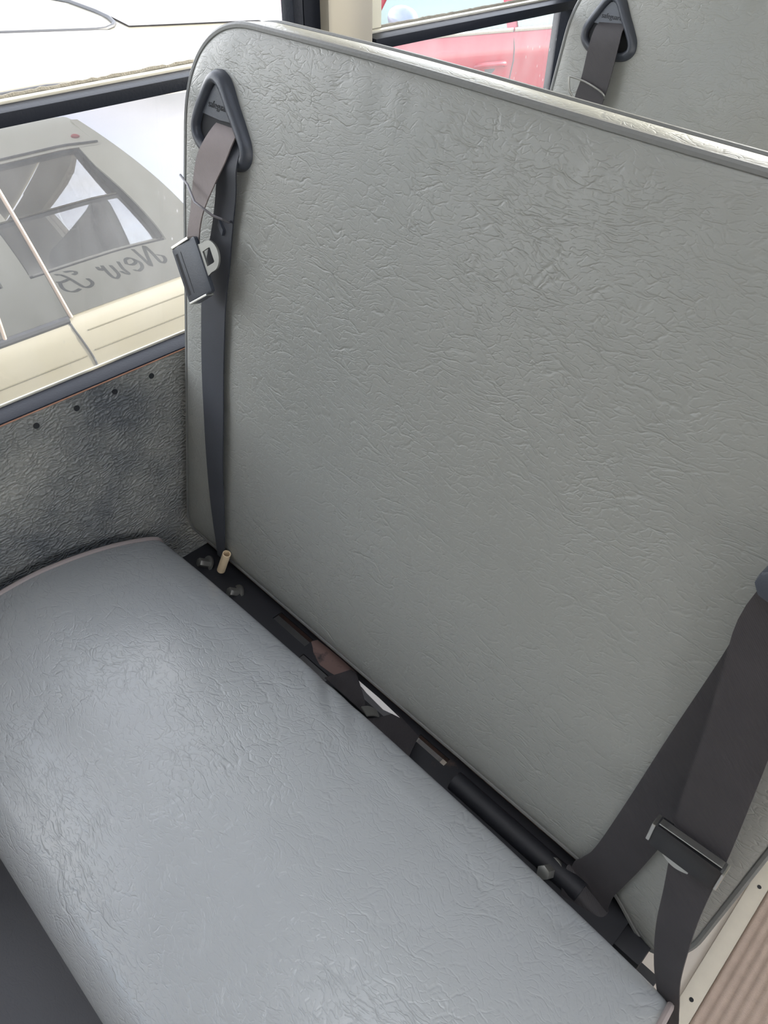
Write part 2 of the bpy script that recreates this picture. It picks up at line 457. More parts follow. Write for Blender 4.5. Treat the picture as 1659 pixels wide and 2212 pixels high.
def text_geo(s, size, shear=0., extrude=.0004):
    cu = bpy.data.curves.new('t', 'FONT'); cu.body = s; cu.size = size; cu.extrude = extrude; cu.shear = shear
    cu.align_x = 'CENTER'; cu.align_y = 'CENTER'
    o = bpy.data.objects.new('t', cu); COL.objects.link(o)
    dg = bpy.context.evaluated_depsgraph_get(); dg.update()
    me = bpy.data.meshes.new_from_object(o.evaluated_get(dg))
    v = [tuple(q.co) for q in me.vertices]; f = [tuple(q.vertices) for q in me.polygons]
    bpy.data.objects.remove(o); bpy.data.meshes.remove(me); bpy.data.curves.remove(cu)
    return v, f

def copy_tree(o, parent=None):
    c = o.copy(); COL.objects.link(c); c.parent = parent
    if o.name in ORG: ORG[c.name] = ORG[o.name]
    for ch in o.children: copy_tree(ch, c)
    return c

# ------------------------------------------------------------------ the bus shell
Y0, Y1, XR = -3.6, 1.46, 2.2          # front, rear, aisle-side wall
SILL, RAIL, WTOP, CEILZ = .703, 1.013, 1.400, 1.90
WIN_Y = [(-3.30, -2.62), (-2.50, -1.72), (-1.60, -.86), (-.74, -.06), (.045, .745), (.835, 1.350)]

fl = box('floor', (0, XR, Y0, Y1, -.05, 0), FLOOR); tag(fl, 'pale beige bus floor under the benches', 'floor', kind='structure')
mat_ = MB()
xs_ = np.arange(.958, 1.40, .0035)
prof = [(x, .004 + .0022 * max(-.2, math.sin(2 * math.pi * (x - .958) / .014))) for x in xs_]
ring = lambda y: [(x, y, z) for x, z in prof] + [(xs_[-1], y, 0.0005), (.958, y, 0.0005)]
mat_.add(*loft_geo([ring(Y0 + .02), ring(Y1 - .02)]))
mat_.obj('ribbed_matting', RIB, fl, sharp=80)
st = box('trim_1', (.932, .9575, Y0 + .02, Y1 - .02, 0, .0045), STRIP, bevel=.001)
tag(st, 'pale metal floor strip along the ribbed aisle matting', 'trim', kind='structure')
for y in (.556, .777, .30, .08, 1.0, 1.22):
    obj('screw', *cyl_geo((.9455, y, .0040), (0, 0, 1), .0032, .0012, 12), SCREW, st)

# side wall with the windows: inner panel, pillars, outer skin
wl = box('wall_left', (-.03, 0, Y0, Y1, 0, SILL - .003), PANEL)
tag(wl, 'dark grey embossed side wall panel below the window', 'wall', kind='structure')
for y in (.244, .299, .354, .41, .19, .135, .95, 1.01, 1.07):
    obj('screw', *cyl_geo((-.0005, y, .681), (1, 0, 0), .0040, .0016, 14), SCREW, wl)
edges = [Y0] + [e for w_ in WIN_Y for e in w_] + [Y1]
for i in range(0, len(edges), 2):
    obj('pillar', *box_geo(-.03, .004, edges[i] + (.005 if i else 0), edges[i + 1] - (.005 if i + 2 < len(edges) else 0), SILL, WTOP), PAINT_BEIGE, wl, bevel=.006)
obj('upper_panel', *box_geo(-.03, 0, Y0, Y1, WTOP, 1.50), PAINT_BEIGE, wl)
ou = MB()
ou.box(-.06, -.031, Y0, Y1, -.35, SILL - .0185)
ou.box(-.06, -.031, Y0, Y1, WTOP - .002, 1.455)
for i in range(0, len(edges), 2): ou.box(-.06, -.031, edges[i], edges[i + 1], SILL - .0185, WTOP)
wo_ = ou.obj('wall_outside', BUS_OUT); tag(wo_, 'pale outer skin of the bus side', 'wall', kind='structure')
tube('drip_rail', [(-.067, Y0, 1.425), (-.067, Y1, 1.425)], .007, SEAL, wo_)

# script lettering on the outer skin, read from outside
LET = [
 [(1.283, 0.647), (1.301, 0.637), (1.301, 0.619), (1.288, 0.61), (1.279, 0.62), (1.269, 0.664), (1.257, 0.694), (1.248, 0.657), (1.24, 0.61), (1.227, 0.65), (1.212, 0.693)],
 [(1.16, 0.642), (1.178, 0.634), (1.195, 0.64), (1.193, 0.654), (1.179, 0.663), (1.163, 0.659), (1.16, 0.642)],
 [(1.193, 0.654), (1.209, 0.635), (1.207, 0.614), (1.188, 0.604), (1.174, 0.613)],
 [(1.133, 0.661), (1.137, 0.63), (1.148, 0.607), (1.14, 0.605), (1.125, 0.622)],
 [(1.1, 0.656), (1.108, 0.63), (1.111, 0.611), (1.097, 0.601), (1.085, 0.613), (1.075, 0.644), (1.071, 0.665)],
 [(1.071, 0.654), (1.059, 0.65), (1.053, 0.666)],
 [(1.003, 0.636), (1.012, 0.616), (1.002, 0.605), (0.982, 0.607), (0.968, 0.625), (0.948, 0.658), (0.928, 0.681), (0.913, 0.686)],
 [(0.944, 0.686), (0.962, 0.683), (0.977, 0.676), (0.977, 0.668), (0.966, 0.667)],
 [(0.949, 0.655), (0.916, 0.654), (0.907, 0.66)],
 [(0.913, 0.654), (0.912, 0.632), (0.923, 0.615), (0.942, 0.605), (0.964, 0.608)]]
GROUPS = {'letter': [[0], [1, 2], [3, 4, 5], [6, 7, 8, 9]]}
for idx in GROUPS['letter']:
    b = MB()
    for k in idx:
        P = catmull([(y_, .604 + (z_ - .604) * .84) for y_, z_ in LET[k]], 6)
        rings = []
        for i, p in enumerate(P):
            d = P[min(i + 1, len(P) - 1)] - P[max(i - 1, 0)]; d = d / (np.linalg.norm(d) + 1e-9)
            nb = np.array([.0046, -.0022]); s_ = np.sign(nb @ np.array([-d[1], d[0]])) or 1
            o_ = nb * s_ + np.array([-d[1], d[0]]) * .0012
            rings.append([(-.0615, *(p + o_)), (-.0615, *(p - o_)), (-.0600, *(p - o_)), (-.0600, *(p + o_))])
        b.add(*loft_geo(rings))
    b.obj('letter', INK, wo_, smooth=False)

# windows of the near side
def make_window(n, y0, y1, x=-.03, full=True):
    e = empty('window_%d' % n, (x, (y0 + y1) / 2, SILL)); tag(e, kind='structure')
    g = MB()   # black gasket round the opening
    g.box(-.032, .0010, y0 - .004, y1 + .004, SILL - .0028, SILL + .0006)
    g.box(-.045, -.0322, y0, y1, SILL - .032, SILL - .008)
    g.box(-.05, -.012, y1 - .022, y1 + .006, SILL + .0006, WTOP)
    g.box(-.05, -.012, y0 - .006, y0 + (.006 if n == 2 else .022), SILL + .0006, WTOP)
    g.box(-.05, -.012, y0, y1, WTOP - .018, WTOP)
    g.obj('gasket', GASKET, e, bevel=.0015)
    tube('rust_line', [(.0012, y0 - .03, SILL - .0020), (.0012, y1 + .03, SILL - .0020)], .0010, RUST_LINE, e, seg=6)
    box('ledge', (-.0350, -.0322, y0 + .02, y1 - .02, SILL - .006, SILL + .0032), ALU, e, bevel=.001)
    box('rail', (-.034, -.001, y0 + .005, y1 - .005, RAIL, RAIL + .0135), GASKET, e, bevel=.001)
    box('rail_edge', (-.0375, -.0280, y0 + .005, y1 - .005, RAIL + .0137, RAIL + .0168), ALU, e, bevel=.0005)
    zz = [(-.0415, y, RAIL + .0165 + .0012 * random.random()) for y in np.arange(y0 + .01, y1 - .01, .006)]
    tube('pile_strip', zz, [.0022 + .0008 * random.random() for _ in zz], PILE, e, seg=6)
    z2 = [(-.030, y, RAIL - .0004 - .0008 * random.random()) for y in np.arange(y0 + .01, y1 - .01, .004)]
    tube('pile_strip', z2, [.0018 + .0010 * random.random() for _ in z2], GASKET, e, seg=6)
    box('channel', (-.030, -.006, y1 - .044, y1 - .028, RAIL + .023, WTOP - .02), GASKET, e, bevel=.002)
    box('pane', (-.0385, -.0355, y0 + .01, y1 - .01, SILL - .004, RAIL + .004), GLASS_LOW if n != 2 else GLASS_GLARE, e, smooth=False)
    box('pane', (-.024, -.021, y0 + .01, y1 - .01, RAIL + .006, WTOP - .008), GLASS_UP, e, smooth=False)
    if n == 2: box('sash_frame', (-.047, -.037, .842, .886, RAIL + .017, WTOP), WHITE_POST, e, bevel=.002)
    return e
order = [4, 5, 3, 2, 1, 0]
for n, k in enumerate(order): make_window(n + 1, *WIN_Y[k])

# aisle-side wall, front, rear and roof: unseen, with openings chosen for the light
wr = MB()
wr.box(XR, XR + .05, Y0, Y1, 0, SILL); wr.box(XR, XR + .05, Y0, Y1, WTOP, 1.50)
for y0_, y1_ in ((Y0, WIN_Y[3][0]), *[(WIN_Y[i_][1], WIN_Y[i_ + 1][0]) for i_ in range(3, 5)], (WIN_Y[5][1], Y1)): wr.box(XR, XR + .05, y0_, y1_, SILL, WTOP)
tag(wr.obj('wall_right', PAINT_BEIGE, smooth=False), 'painted side wall across the aisle', 'wall', kind='structure')
for n, k in enumerate((5, 4, 3)):
    y0, y1 = WIN_Y[k]
    tag(box('window_%d' % (n + 7), (XR + .02, XR + .024, y0, y1, SILL, WTOP), GLASS_UP, smooth=False), kind='structure')
def arch(off, x0, x1, zb, zt, n=24):
    out = []
    for i in range(n + 1):
        a = math.pi * (1 - i / n)
        xm, hw = (x0 + x1) / 2, (x1 - x0) / 2
        ca, sa = math.cos(a), math.sin(a)
        out.append((xm + (hw + off) * math.copysign(abs(ca) ** .62, ca), zb + (zt - zb + off) * abs(sa) ** .62))
    return out
LIGHT_HATCH = (.45, 1.65, -.36, .42)      # added unseen roof opening that lights the seat: x0, x1, y0, y1
def shell(name, off0, off1, y0, y1, zb, mat):
    a = arch(off0, 0, XR, zb, CEILZ, 44); b = arch(off1, 0, XR, zb, CEILZ, 44)
    m_ = MB()
    il = max(i for i, p in enumerate(a) if p[0] <= LIGHT_HATCH[0]); ir = min(i for i, p in enumerate(a) if p[0] >= LIGHT_HATCH[1])
    def part(i0, i1, ya, yb):
        rg = lambda y: [(x, y, z) for x, z in a[i0:i1 + 1]] + [(x, y, z) for x, z in reversed(b[i0:i1 + 1])]
        m_.add(*loft_geo([rg(ya), rg(yb)]))
    part(0, len(a) - 1, y0, LIGHT_HATCH[2]); part(0, len(a) - 1, LIGHT_HATCH[3], y1)
    part(0, il, LIGHT_HATCH[2], LIGHT_HATCH[3]); part(ir, len(a) - 1, LIGHT_HATCH[2], LIGHT_HATCH[3])
    return m_.obj(name, mat, sharp=60)
tag(shell('ceiling', 0, .03, Y0, Y1, 1.48, CEIL), 'pale curved bus ceiling', 'ceiling', kind='structure')
tag(shell('roof_outside', .034, .06, Y0, Y1 + .03, 1.45, BUS_OUT), 'pale outer roof of the bus', 'roof', kind='structure')
tag(box('window_11', (LIGHT_HATCH[0] - .02, LIGHT_HATCH[1] + .02, LIGHT_HATCH[2] - .02, LIGHT_HATCH[3] + .02, CEILZ + .062, CEILZ + .066), GLASS_UP, smooth=False), kind='structure')  # pane over the added roof opening
def end_wall(name, y0, y1, win, mat):
    x0, x1, z0, z1 = win
    m_ = MB()
    m_.box(-.06, x0, y0, y1, -.3, CEILZ - .25); m_.box(x1, XR + .05, y0, y1, -.3, CEILZ - .25)
    m_.box(x0, x1, y0, y1, -.3, z0); m_.box(x0, x1, y0, y1, z1, CEILZ - .02)
    m_.box(.25, x0, y0, y1, CEILZ - .25, CEILZ - .03); m_.box(x1, XR - .25, y0, y1, CEILZ - .25, CEILZ - .03)
    return tag(m_.obj(name, mat, smooth=False), 'end wall of the bus cabin', 'wall', kind='structure')
end_wall('wall_back', Y1, Y1 + .05, (.22, 1.08, .78, 1.62), BUS_OUT)
tag(box('window_10', (.22, 1.08, Y1 + .02, Y1 + .025, .78, 1.62), GLASS_UP, smooth=False), kind='structure')
tag(box('wall_front', (-.06, XR + .05, Y0 - .05, Y0, -.3, CEILZ - .02), PAINT_BEIGE), 'unseen front wall of the cabin, closed to hold back light from ahead', 'wall', kind='structure')  # unseen, built without a windshield to cut light on the backrest
ml = obj('marker_light', *loft_geo([[(-.066 - .016 * math.sqrt(max(0, 1 - s * s)) , 1.372 + .034 * s, 1.385 + .010 * math.cos(k / 12 * 2 * math.pi) - 0) if False else
     (-.052 - h_, 1.385 + .030 * q_ * math.cos(k / 16 * 2 * math.pi), 1.492 + .016 * q_ * math.sin(k / 16 * 2 * math.pi)) for k in range(16)] for s, h_, q_ in ((0, 0, 1.), (0, .012, 1.), (0, .020, .8), (0, .024, .4))]), RED_LENS)
tag(ml, 'small red clearance lamp on the bus roof edge, reflected in the car window', 'lamp')

wh = box('wheel_housing', (0.0005, .445, -.60, .80, 0, .16), HOUSING, bevel=.012)
tag(wh, 'low dark grey vinyl-covered wheel housing on the floor by the side wall', 'wheel housing')
tube('seam_welt', [(.440, -.59, .158), (.440, .79, .158)], .0028, PIPING, wh)

# ------------------------------------------------------------------ bench seat
LEAN = math.atan(.18); CL, SL = math.cos(LEAN), math.sin(LEAN)
def bk(u, v, w_=0.):
    """backrest coordinates: u along the bench, v up the leaning back, w out towards the sitter"""
    return (u, .40 + v * SL - w_ * CL, .424 + v * CL + w_ * SL)

U0, U1, VT = .0255, .890, .6835
def bounds(s):
    """left and right edge of the backrest outline at height share s"""
    v = s * VT
    RT, RB, RBL = .115, .045, .02
    a = b = 0.
    if v > VT - RT:
        q = (v - (VT - RT)) / RT; k = 1 - (1 - q ** 2.3) ** (1 / 2.3); a += k * RT; b += k * RT
    if v < RB:
        q = (RB - v) / RB; b += (1 - (1 - q ** 2) ** .5) * RB * .75
    if v < RBL:
        q = (RBL - v) / RBL; a += (1 - (1 - q ** 2) ** .5) * RBL
    a += .010 * max(0., (s - .72)) / .28 * 0.6
    return U0 + a, U1 - b
def smoothstep(a, b, x):
    t_ = min(1, max(0, (x - a) / (b - a))); return t_ * t_ * (3 - 2 * t_)

def make_backrest(parent):
    nu, nv = 110, 96
    ss = [0.5 - .5 * math.cos(math.pi * i / nv) for i in range(nv + 1)]
    tt = [0.5 - .5 * math.cos(math.pi * i / nu) for i in range(nu + 1)]
    tt = [.6 * a + .4 * i / nu for i, a in enumerate(tt)]
    P = np.zeros((nv + 1, nu + 1, 2))
    for i, s in enumerate(ss):
        a, b = bounds(s)
        for j, t_ in enumerate(tt):
            u = a + (b - a) * t_
            v = s * VT - .040 * smoothstep(.79, .865, u) * (1 - s) ** 14
            v -= .0085 * smoothstep(.25, .75, u) * s ** 8
            P[i, j] = (u, v)
    bd = [(i, 0) for i in range(nv + 1)] + [(nv, j) for j in range(1, nu + 1)] + [(i, nu) for i in range(nv - 1, -1, -1)] + [(0, j) for j in range(nu - 1, 0, -1)]
    ring = np.array([P[a] for a in bd])
    seg_a = ring; seg_b = np.roll(ring, -1, 0)
    flat = P.reshape(-1, 2)
    dist = np.full(len(flat), 9.)
    for a, b in zip(seg_a, seg_b):
        ab = b - a; L2 = ab @ ab
        if L2 < 1e-12: continue
        t_ = np.clip(((flat - a) @ ab) / L2, 0, 1)
        dist = np.minimum(dist, np.linalg.norm(flat - (a + t_[:, None] * ab), axis=1))
    wv = .0085 * (1 - np.exp(-dist / .008)) + .010 * (1 - np.exp(-(dist / .09) ** 1.5)) - .006
    sgn = (flat[:, 0] - U0)
    # soft unevenness of old foam, tucks under the top welt
    wv = wv + .0012 * np.sin(flat[:, 0] * 9 + 1) * np.sin(flat[:, 1] * 11) * np.minimum(1, dist / .05)
    tuck = np.exp(-((flat[:, 1] - VT + .03) / .022) ** 2) * np.minimum(1, dist / .012)
    wv = wv + .0007 * tuck * (np.sin(flat[:, 0] * 190 + 3 * np.sin(flat[:, 0] * 31)) * (.5 + .5 * np.sin(flat[:, 0] * 23)))
    W_ = wv.reshape(nv + 1, nu + 1)
    TH = .046
    RISE = lambda v, wz: .0045 * max(0., v / VT) ** 3 * min(1., -wz / TH)
    V = []; F = []
    idx = lambda i, j: i * (nu + 1) + j
    for i in range(nv + 1):
        for j in range(nu + 1): V.append(bk(P[i, j, 0], P[i, j, 1], W_[i, j]))
    for i in range(nv):
        for j in range(nu): F.append((idx(i, j), idx(i, j + 1), idx(i + 1, j + 1), idx(i + 1, j)))
    # boxing strip round the edge, then the rear panel
    prev = [idx(*a) for a in bd]
    for k, (wz, inset) in enumerate(((-.010, -.0015), (-.020, -.003), (-TH + .006, -.0015), (-TH, .0015))):
        base = len(V); c = ring.mean(0)
        for q in ring:
            d = (c - q) / np.linalg.norm(c - q)
            V.append(bk(q[0] + d[0] * inset, q[1] + d[1] * inset + RISE(q[1], wz), wz))
        cur = list(range(base, base + len(ring))); m_ = len(ring)
        for a in range(m_): F.append((prev[a], prev[(a + 1) % m_], cur[(a + 1) % m_], cur[a]))
        prev = cur
    base = len(V)
    for i in range(nv + 1):
        for j in range(nu + 1):
            V.append(bk(P[i, j, 0], P[i, j, 1] + RISE(P[i, j, 1], -TH), -TH - .6 * (W_[i, j] + .006)))
    for i in range(nv):
        for j in range(nu): F.append((base + idx(i, j), base + idx(i + 1, j), base + idx(i + 1, j + 1), base + idx(i, j + 1)))
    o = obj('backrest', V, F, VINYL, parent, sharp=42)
    rr = []
    keep = [q for q in ring]
    for wz, nm in ((-.0055, 'piping'), (-TH - .001, 'piping')):
        path = []
        last = None
        for q in keep:
            pt = Vector(bk(q[0], q[1] + (RISE(q[1], wz) if wz < -.02 else 0), wz))
            if last is None or (pt - last).length > .004: path.append(pt); last = pt
        if (path[0] - path[-1]).length < .004: path.pop()
        tube(nm, path, .0036 if wz > -.02 else .0030, PIPING, o, seg=8, closed=True)
    return o

SEAT_PROF = [(.0, .338), (-.02, .342), (-.033, .362), (-.036, .388), (-.031, .413), (-.016, .4345), (.01, .4515), (.05, .468), (.10, .479), (.16, .4825),
             (.205, .4785), (.25, .4695), (.288, .4575), (.32, .4435), (.34, .433), (.3515, .4235), (.356, .408), (.354, .38), (.345, .345)]
def make_cushion(parent):
    prof = catmull(SEAT_PROF, 5, closed=True)
    prof = [np.array(p) for p in prof]; n = len(prof)
    cy, cz = .16, .40
    X0, X1 = .0225, .902
    ts = [0, .004, .010, .02] + list(np.linspace(.035, .965, 230)) + [.98, .990, .996, 1]
    rings = []
    for t_ in ts:
        x = X0 + (X1 - X0) * t_
        e = min(t_, 1 - t_) * (X1 - X0)
        shrink = 1 - .018 * math.exp(-e / .006)
        crown = .013 * (1 - abs(2 * t_ - 1) ** 2.6)
        rg = []
        for y, z in prof:
            yy, zz = cy + (y - cy) * shrink, cz + (z - cz) * shrink
            top = smoothstep(.40, .46, zz)
            zz += crown * (.35 + .65 * top) * (1 if zz > .37 else 0)
            yy += .006 * (1 - abs(2 * t_ - 1) ** 3) * (1 if y > .3 else (-.5 if y < .0 else 0)) * smoothstep(.36, .40, zz)
            if top > 0:     # two pulled folds at the back edge and an uneven foam surface
                for (fx, fy, dx, dy, dep, wd) in ((.410, .352, .62, -.45, .0085, .011), (.458, .352, .58, -.5, .0060, .012), (.372, .352, .7, -.4, -.003, .02)):
                    along = (fy - yy) / abs(dy)
                    off = x - (fx + dx * along)
                    if along > -.02: zz -= top * dep * math.exp(-(off / wd) ** 2) * math.exp(-max(0, along) / .07)
                zz += top * .0018 * math.sin(x * 13 + 1.3) * math.sin(yy * 17 + x * 4)
            rg.append((x, yy, zz))
        rings.append(rg)
    o = obj('cushion', *loft_geo(rings), VINYL_SEAT_LIT, parent, sharp=75)
    for rg, nm in ((rings[1], 'piping'), (rings[-2], 'piping')):
        top = [p for p in rg if p[2] > .372]
        k0 = max(range(n), key=lambda i: -rg[i][1] if rg[i][2] > .372 else -9)
        path = [rg[i] for i in range(n) if rg[i][2] > .365]
        path = [p for p in path]
        # start at the front lip and run over the top to the back
        i0 = next(i for i in range(n) if rg[i][2] > .365 and rg[i - 1][2] <= .365)
        path = []
        i = i0
        while rg[i % n][2] > .365 and len(path) < n: path.append(rg[i % n]); i += 1
        xo = -.0015 if nm and rg[0][0] < .4 else .0015
        tube(nm, [(p[0] + xo, p[1], p[2] + .001) for p in path], .0036, PIPING_SEAT, o, seg=8)
    return o

def make_bench():
    root = empty('bench_seat', (.46, .20, 0))
    make_cushion(root); make_backrest(root)
    # seat board below the cushion
    box('seat_board', (.035, .89, -.015, .345, .322, .3365), BOARD, root, bevel=.003)
    # slotted hinge bar across the gap
    slots = [(.251, .322, .3895, .4055), (.405, .500, .389, .3995), (.528, .577, .3925, .4045), (.330, .385, .371, .380)]
    v, f = plate_holes_geo(.06, .832, .352, .412, .3965, .3995, slots)
    obj('hinge_bar', v, f, FRAME_STEEL, root, smooth=False)
    rg = [(.326, .4095), (.322, .401), (.331, .396), (.338, .391), (.352, .386), (.360, .3835), (.378, .3850), (.392, .388), (.399, .394), (.402, .402), (.404, .4100), (.37, .4108)]
    obj('rust_patch', *loft_geo([[(x, y, .3992) for x, y in rg], [(x, y, .3999) for x, y in rg]]), FRAME_RUST, root, smooth=False)
    box('bar_flange', (.06, .832, .4125, .4155, .37, .418), FRAME_RUST, root, smooth=False)
    tube('bar_tube', catmull([(.60, .386, .4025), (.68, .386, .4025), (.78, .386, .4025)], 4), .0125, FRAME_STEEL, root, seg=14)
    # bolts with washers
    for (x, y, z, s) in ((.100, .381, .4095, 1.), (.176, .380, .4045, 1.), (.744, .378, .412, 1.15)):
        b = obj('bolt', *cyl_geo((x, y + .004, z - .008), (-.2, -.75, .62), .0070 * s, .017 * s, 6), STEEL_DULL, root, sharp=25, bevel=.0007)
        obj('washer', *cyl_geo((x, y + .0055, z - .0095), (-.2, -.75, .62), .0125 * s, .003, 20), STEEL_DULL, b, sharp=40)
    # upright brackets joining the frame to the back
    box('bracket', (.075, .135, .372, .4115, .372, .3964), FRAME_STEEL, root, bevel=.003)
    box('bracket', (.800, .862, .372, .4115, .330, .392), FRAME_STEEL, root, bevel=.004)
    box('side_rail', (.030, .060, .0, .41, .285, .32), FRAME_STEEL, root, bevel=.003)
    box('side_rail', (.855, .885, .0, .41, .285, .32), FRAME_STEEL, root, bevel=.003)
    box('cross_rail', (.06, .855, .01, .04, .290, .32), FRAME_STEEL, root, bevel=.003)
    for (x, y) in ((.85, .355), (.85, .03)):
        l = box('leg', (x - .02, x + .02, y - .018, y + .018, .012, .286), FRAME_STEEL, root, bevel=.004)
        box('foot_plate', (x - .035, x + .035, y - .04, y + .04, 0, .012), FRAME_STEEL, l, bevel=.002)
    # straps wrapped round the bar
    s = obj('tie_strap', *ribbon_geo([(.388, .368, .414), (.392, .385, .4085), (.399, .4055, .4062)], [(.462, .368, .414), (.450, .382, .4085), (.409, .4060, .4062)]), WEBBING, root)
    s = obj('tie_strap', *ribbon_geo([(.470, .362, .415), (.478, .380, .408), (.487, .4035, .403)], [(.545, .364, .414), (.537, .380, .408), (.530, .398, .403)]), WEBBING, root)
    obj('strap_clip', *ribbon_geo([(.455, .370, .417), (.459, .379, .413), (.468, .384, .410)], [(.470, .366, .418), (.474, .374, .4145), (.479, .379, .412)], .002), STEEL_DULL, s)
    return root

def make_guide(parent):
    """black shoulder-belt bezel set into the backrest"""
    out = [(.106, .640), (.118, .638), (.128, .631), (.142, .613), (.156, .596), (.167, .580), (.168, .565), (.158, .555), (.140, .551),
           (.112, .551), (.088, .556), (.072, .566), (.066, .580), (.070, .596), (.082, .616), (.094, .633)]
    out = catmull(out, 4, closed=True); n = len(out)
    def off(d, w_):
        rg = []
        for i in range(n):
            t_ = out[(i + 1) % n] - out[i - 1]; t_ = t_ / np.linalg.norm(t_)
            nn = np.array([-t_[1], t_[0]]); c = np.array([.118, .588])
            if nn @ (c - out[i]) < 0: nn = -nn
            q = out[i] + nn * d
            rg.append(bk(q[0], q[1], w_))
        return rg
    g = obj('belt_guide', *loft_geo([off(-.001, .002), off(-.001, .010), off(.002, .0165), off(.007, .0195), off(.0105, .0185), off(.0125, .015), off(.0130, .006)], cap=False), BLACK_PLASTIC, parent, sharp=50)
    inner = [(.116, .6285), (.106, .626), (.093, .612), (.081, .5965), (.1155, .5950), (.1485, .5970), (.138, .612), (.127, .625)]
    v = [bk(a, b, .013) for a, b in inner] + [bk(a, b, .004) for a, b in inner]; k = len(inner)
    obj('logo_plate', v, [tuple(range(k)), tuple(range(k, 2 * k))[::-1]] + [(i, (i + 1) % k, k + (i + 1) % k, k + i) for i in range(k)], BLACK_PLASTIC, g, smooth=False)
    ho = [bk(q[0] + (.118 - q[0]) * .12, q[1] + (.588 - q[1]) * .12, .0125 if False else .0118) for q in out]
    obj('slot', [bk(q[0] + (.118 - q[0]) * .14, q[1] + (.588 - q[1]) * .14, .0108) for q in out], [tuple(range(n))], DARK_HOLE, g, smooth=False)  # flat dark sheet standing for the shade inside the opening
    tv, tf = text_geo('safeguard', .0098)
    obj('logo_text', [bk(.1145 + a, .6075 + b, .0130 + c) for a, b, c in tv], tf, DARK_HOLE, g, smooth=False)
    return g

bench = make_bench()
tag(bench, 'grey vinyl bench seat filling the foreground, folds in its cushion at the back', 'bench seat')
make_guide(bench)
bench2 = copy_tree(bench); bench2.location = (.46, .952, 0)
ORG[bench2.name] = Vector((.46, .952, 0))
tag(bench2, 'grey vinyl bench seat behind the front bench, only its upper back showing', 'bench seat')

# ------------------------------------------------------------------ seat belts
def strap(name, rows, mat, parent, th=.0015, dy=0.):
    Lp = [bk(*a) for a, b in rows]; Rp = [bk(*b) for a, b in rows]
    if dy: Lp = [(x, y + dy, z) for x, y, z in Lp]; Rp = [(x, y + dy, z) for x, y, z in Rp]
    return obj(name, *ribbon_geo(Lp, Rp, th), mat, parent)

def latch(parent, O, A, B, L=.063, D=.044, T=.013, tongue=True, mat=None):
    """latch plate: plastic body (A = long axis, B = tongue direction) with steel rims and a slotted tongue"""
    O, A, B = Vector(O), Vector(A).normalized(), Vector(B).normalized()
    B = (B - A * B.dot(A)).normalized(); Cn = A.cross(B).normalized()
    if Cn.y > 0: Cn = -Cn
    P = lambda a, b, c: O + A * a + B * b + Cn * c
    rings = []
    for a in (0, .002, L * .5, L - .002, L):
        k = 1 if .001 < a < L - .001 else .93
        rings.append([P(a, b * D * k + D * (1 - k) / 2, c * k) for b, c in ((0, -T / 2), (.28, -T / 2), (.62, -T * .34), (1, -T * .2), (1, T * .2), (.62, T * .34), (.28, T / 2), (0, T / 2))])
    body = obj('latch_plate', *loft_geo(rings), mat or BLACK_PLASTIC, parent, sharp=25, bevel=.0006)
    rec = [P(L * .12, D * .10, T / 2 + .0003), P(L * .88, D * .10, T / 2 + .0003), P(L * .88, D * .36, T * .47), P(L * .12, D * .36, T * .47)]
    rec2 = [p - Cn * .004 for p in rec]
    if tongue: obj('recess_shade', rec + rec2, [(0, 1, 2, 3), (7, 6, 5, 4), (0, 4, 5, 1), (1, 5, 6, 2), (2, 6, 7, 3), (3, 7, 4, 0)], DARK_HOLE, body, smooth=False)  # solid dark block, the hollow's shade put into its colour
    for a0, a1 in ((-.0028, .0004), (L - .0004, L + .0022)):
        rg = [[P(a, b, c) for b, c in ((0.001, -T * .55), (D * .80, -T * .42), (D * .80, T * .42), (.001, T * .55))] for a in (a0, a1)]
        obj('steel_rim', *loft_geo(rg), STEEL, body, smooth=False, bevel=.0006)
    if tongue:
        # rounded steel tongue with a square window
        c0, hw = L * .44, .0165
        outp = [(c0 - hw * 1.15, D - .004)] + [(c0 - hw * math.cos(th), D + .015 + .0165 * math.sin(th)) for th in np.linspace(0, math.pi, 15)] + [(c0 + hw * 1.15, D - .004)]
        outp = [(c0 - hw * 1.15, D - .004), (c0 - hw, D + .008)] + outp[1:-1] + [(c0 + hw, D + .008), outp[-1]]
        m_ = len(outp)
        holep = []
        for (a, b) in outp:   # matching inner outline
            ca, cb = c0, D + .012
            d = Vector((a - ca, b - cb)); s_ = max(abs(d.x) / .0085, abs(d.y) / .0080); holep.append((ca + d.x / s_, cb + d.y / s_))
        t2 = .0012
        V = [P(a, b, t2) for a, b in outp] + [P(a, b, t2) for a, b in holep] + [P(a, b, -t2) for a, b in outp] + [P(a, b, -t2) for a, b in holep]
        F = []
        for i in range(m_):
            j = (i + 1) % m_
            F += [(i, j, m_ + j, m_ + i), (2 * m_ + j, 2 * m_ + i, 3 * m_ + i, 3 * m_ + j), (i, 2 * m_ + i, 2 * m_ + j, j), (m_ + i, m_ + j, 3 * m_ + j, 3 * m_ + i)]
        obj('tongue', V, F, STEEL_DULL, body, sharp=40)
    return body

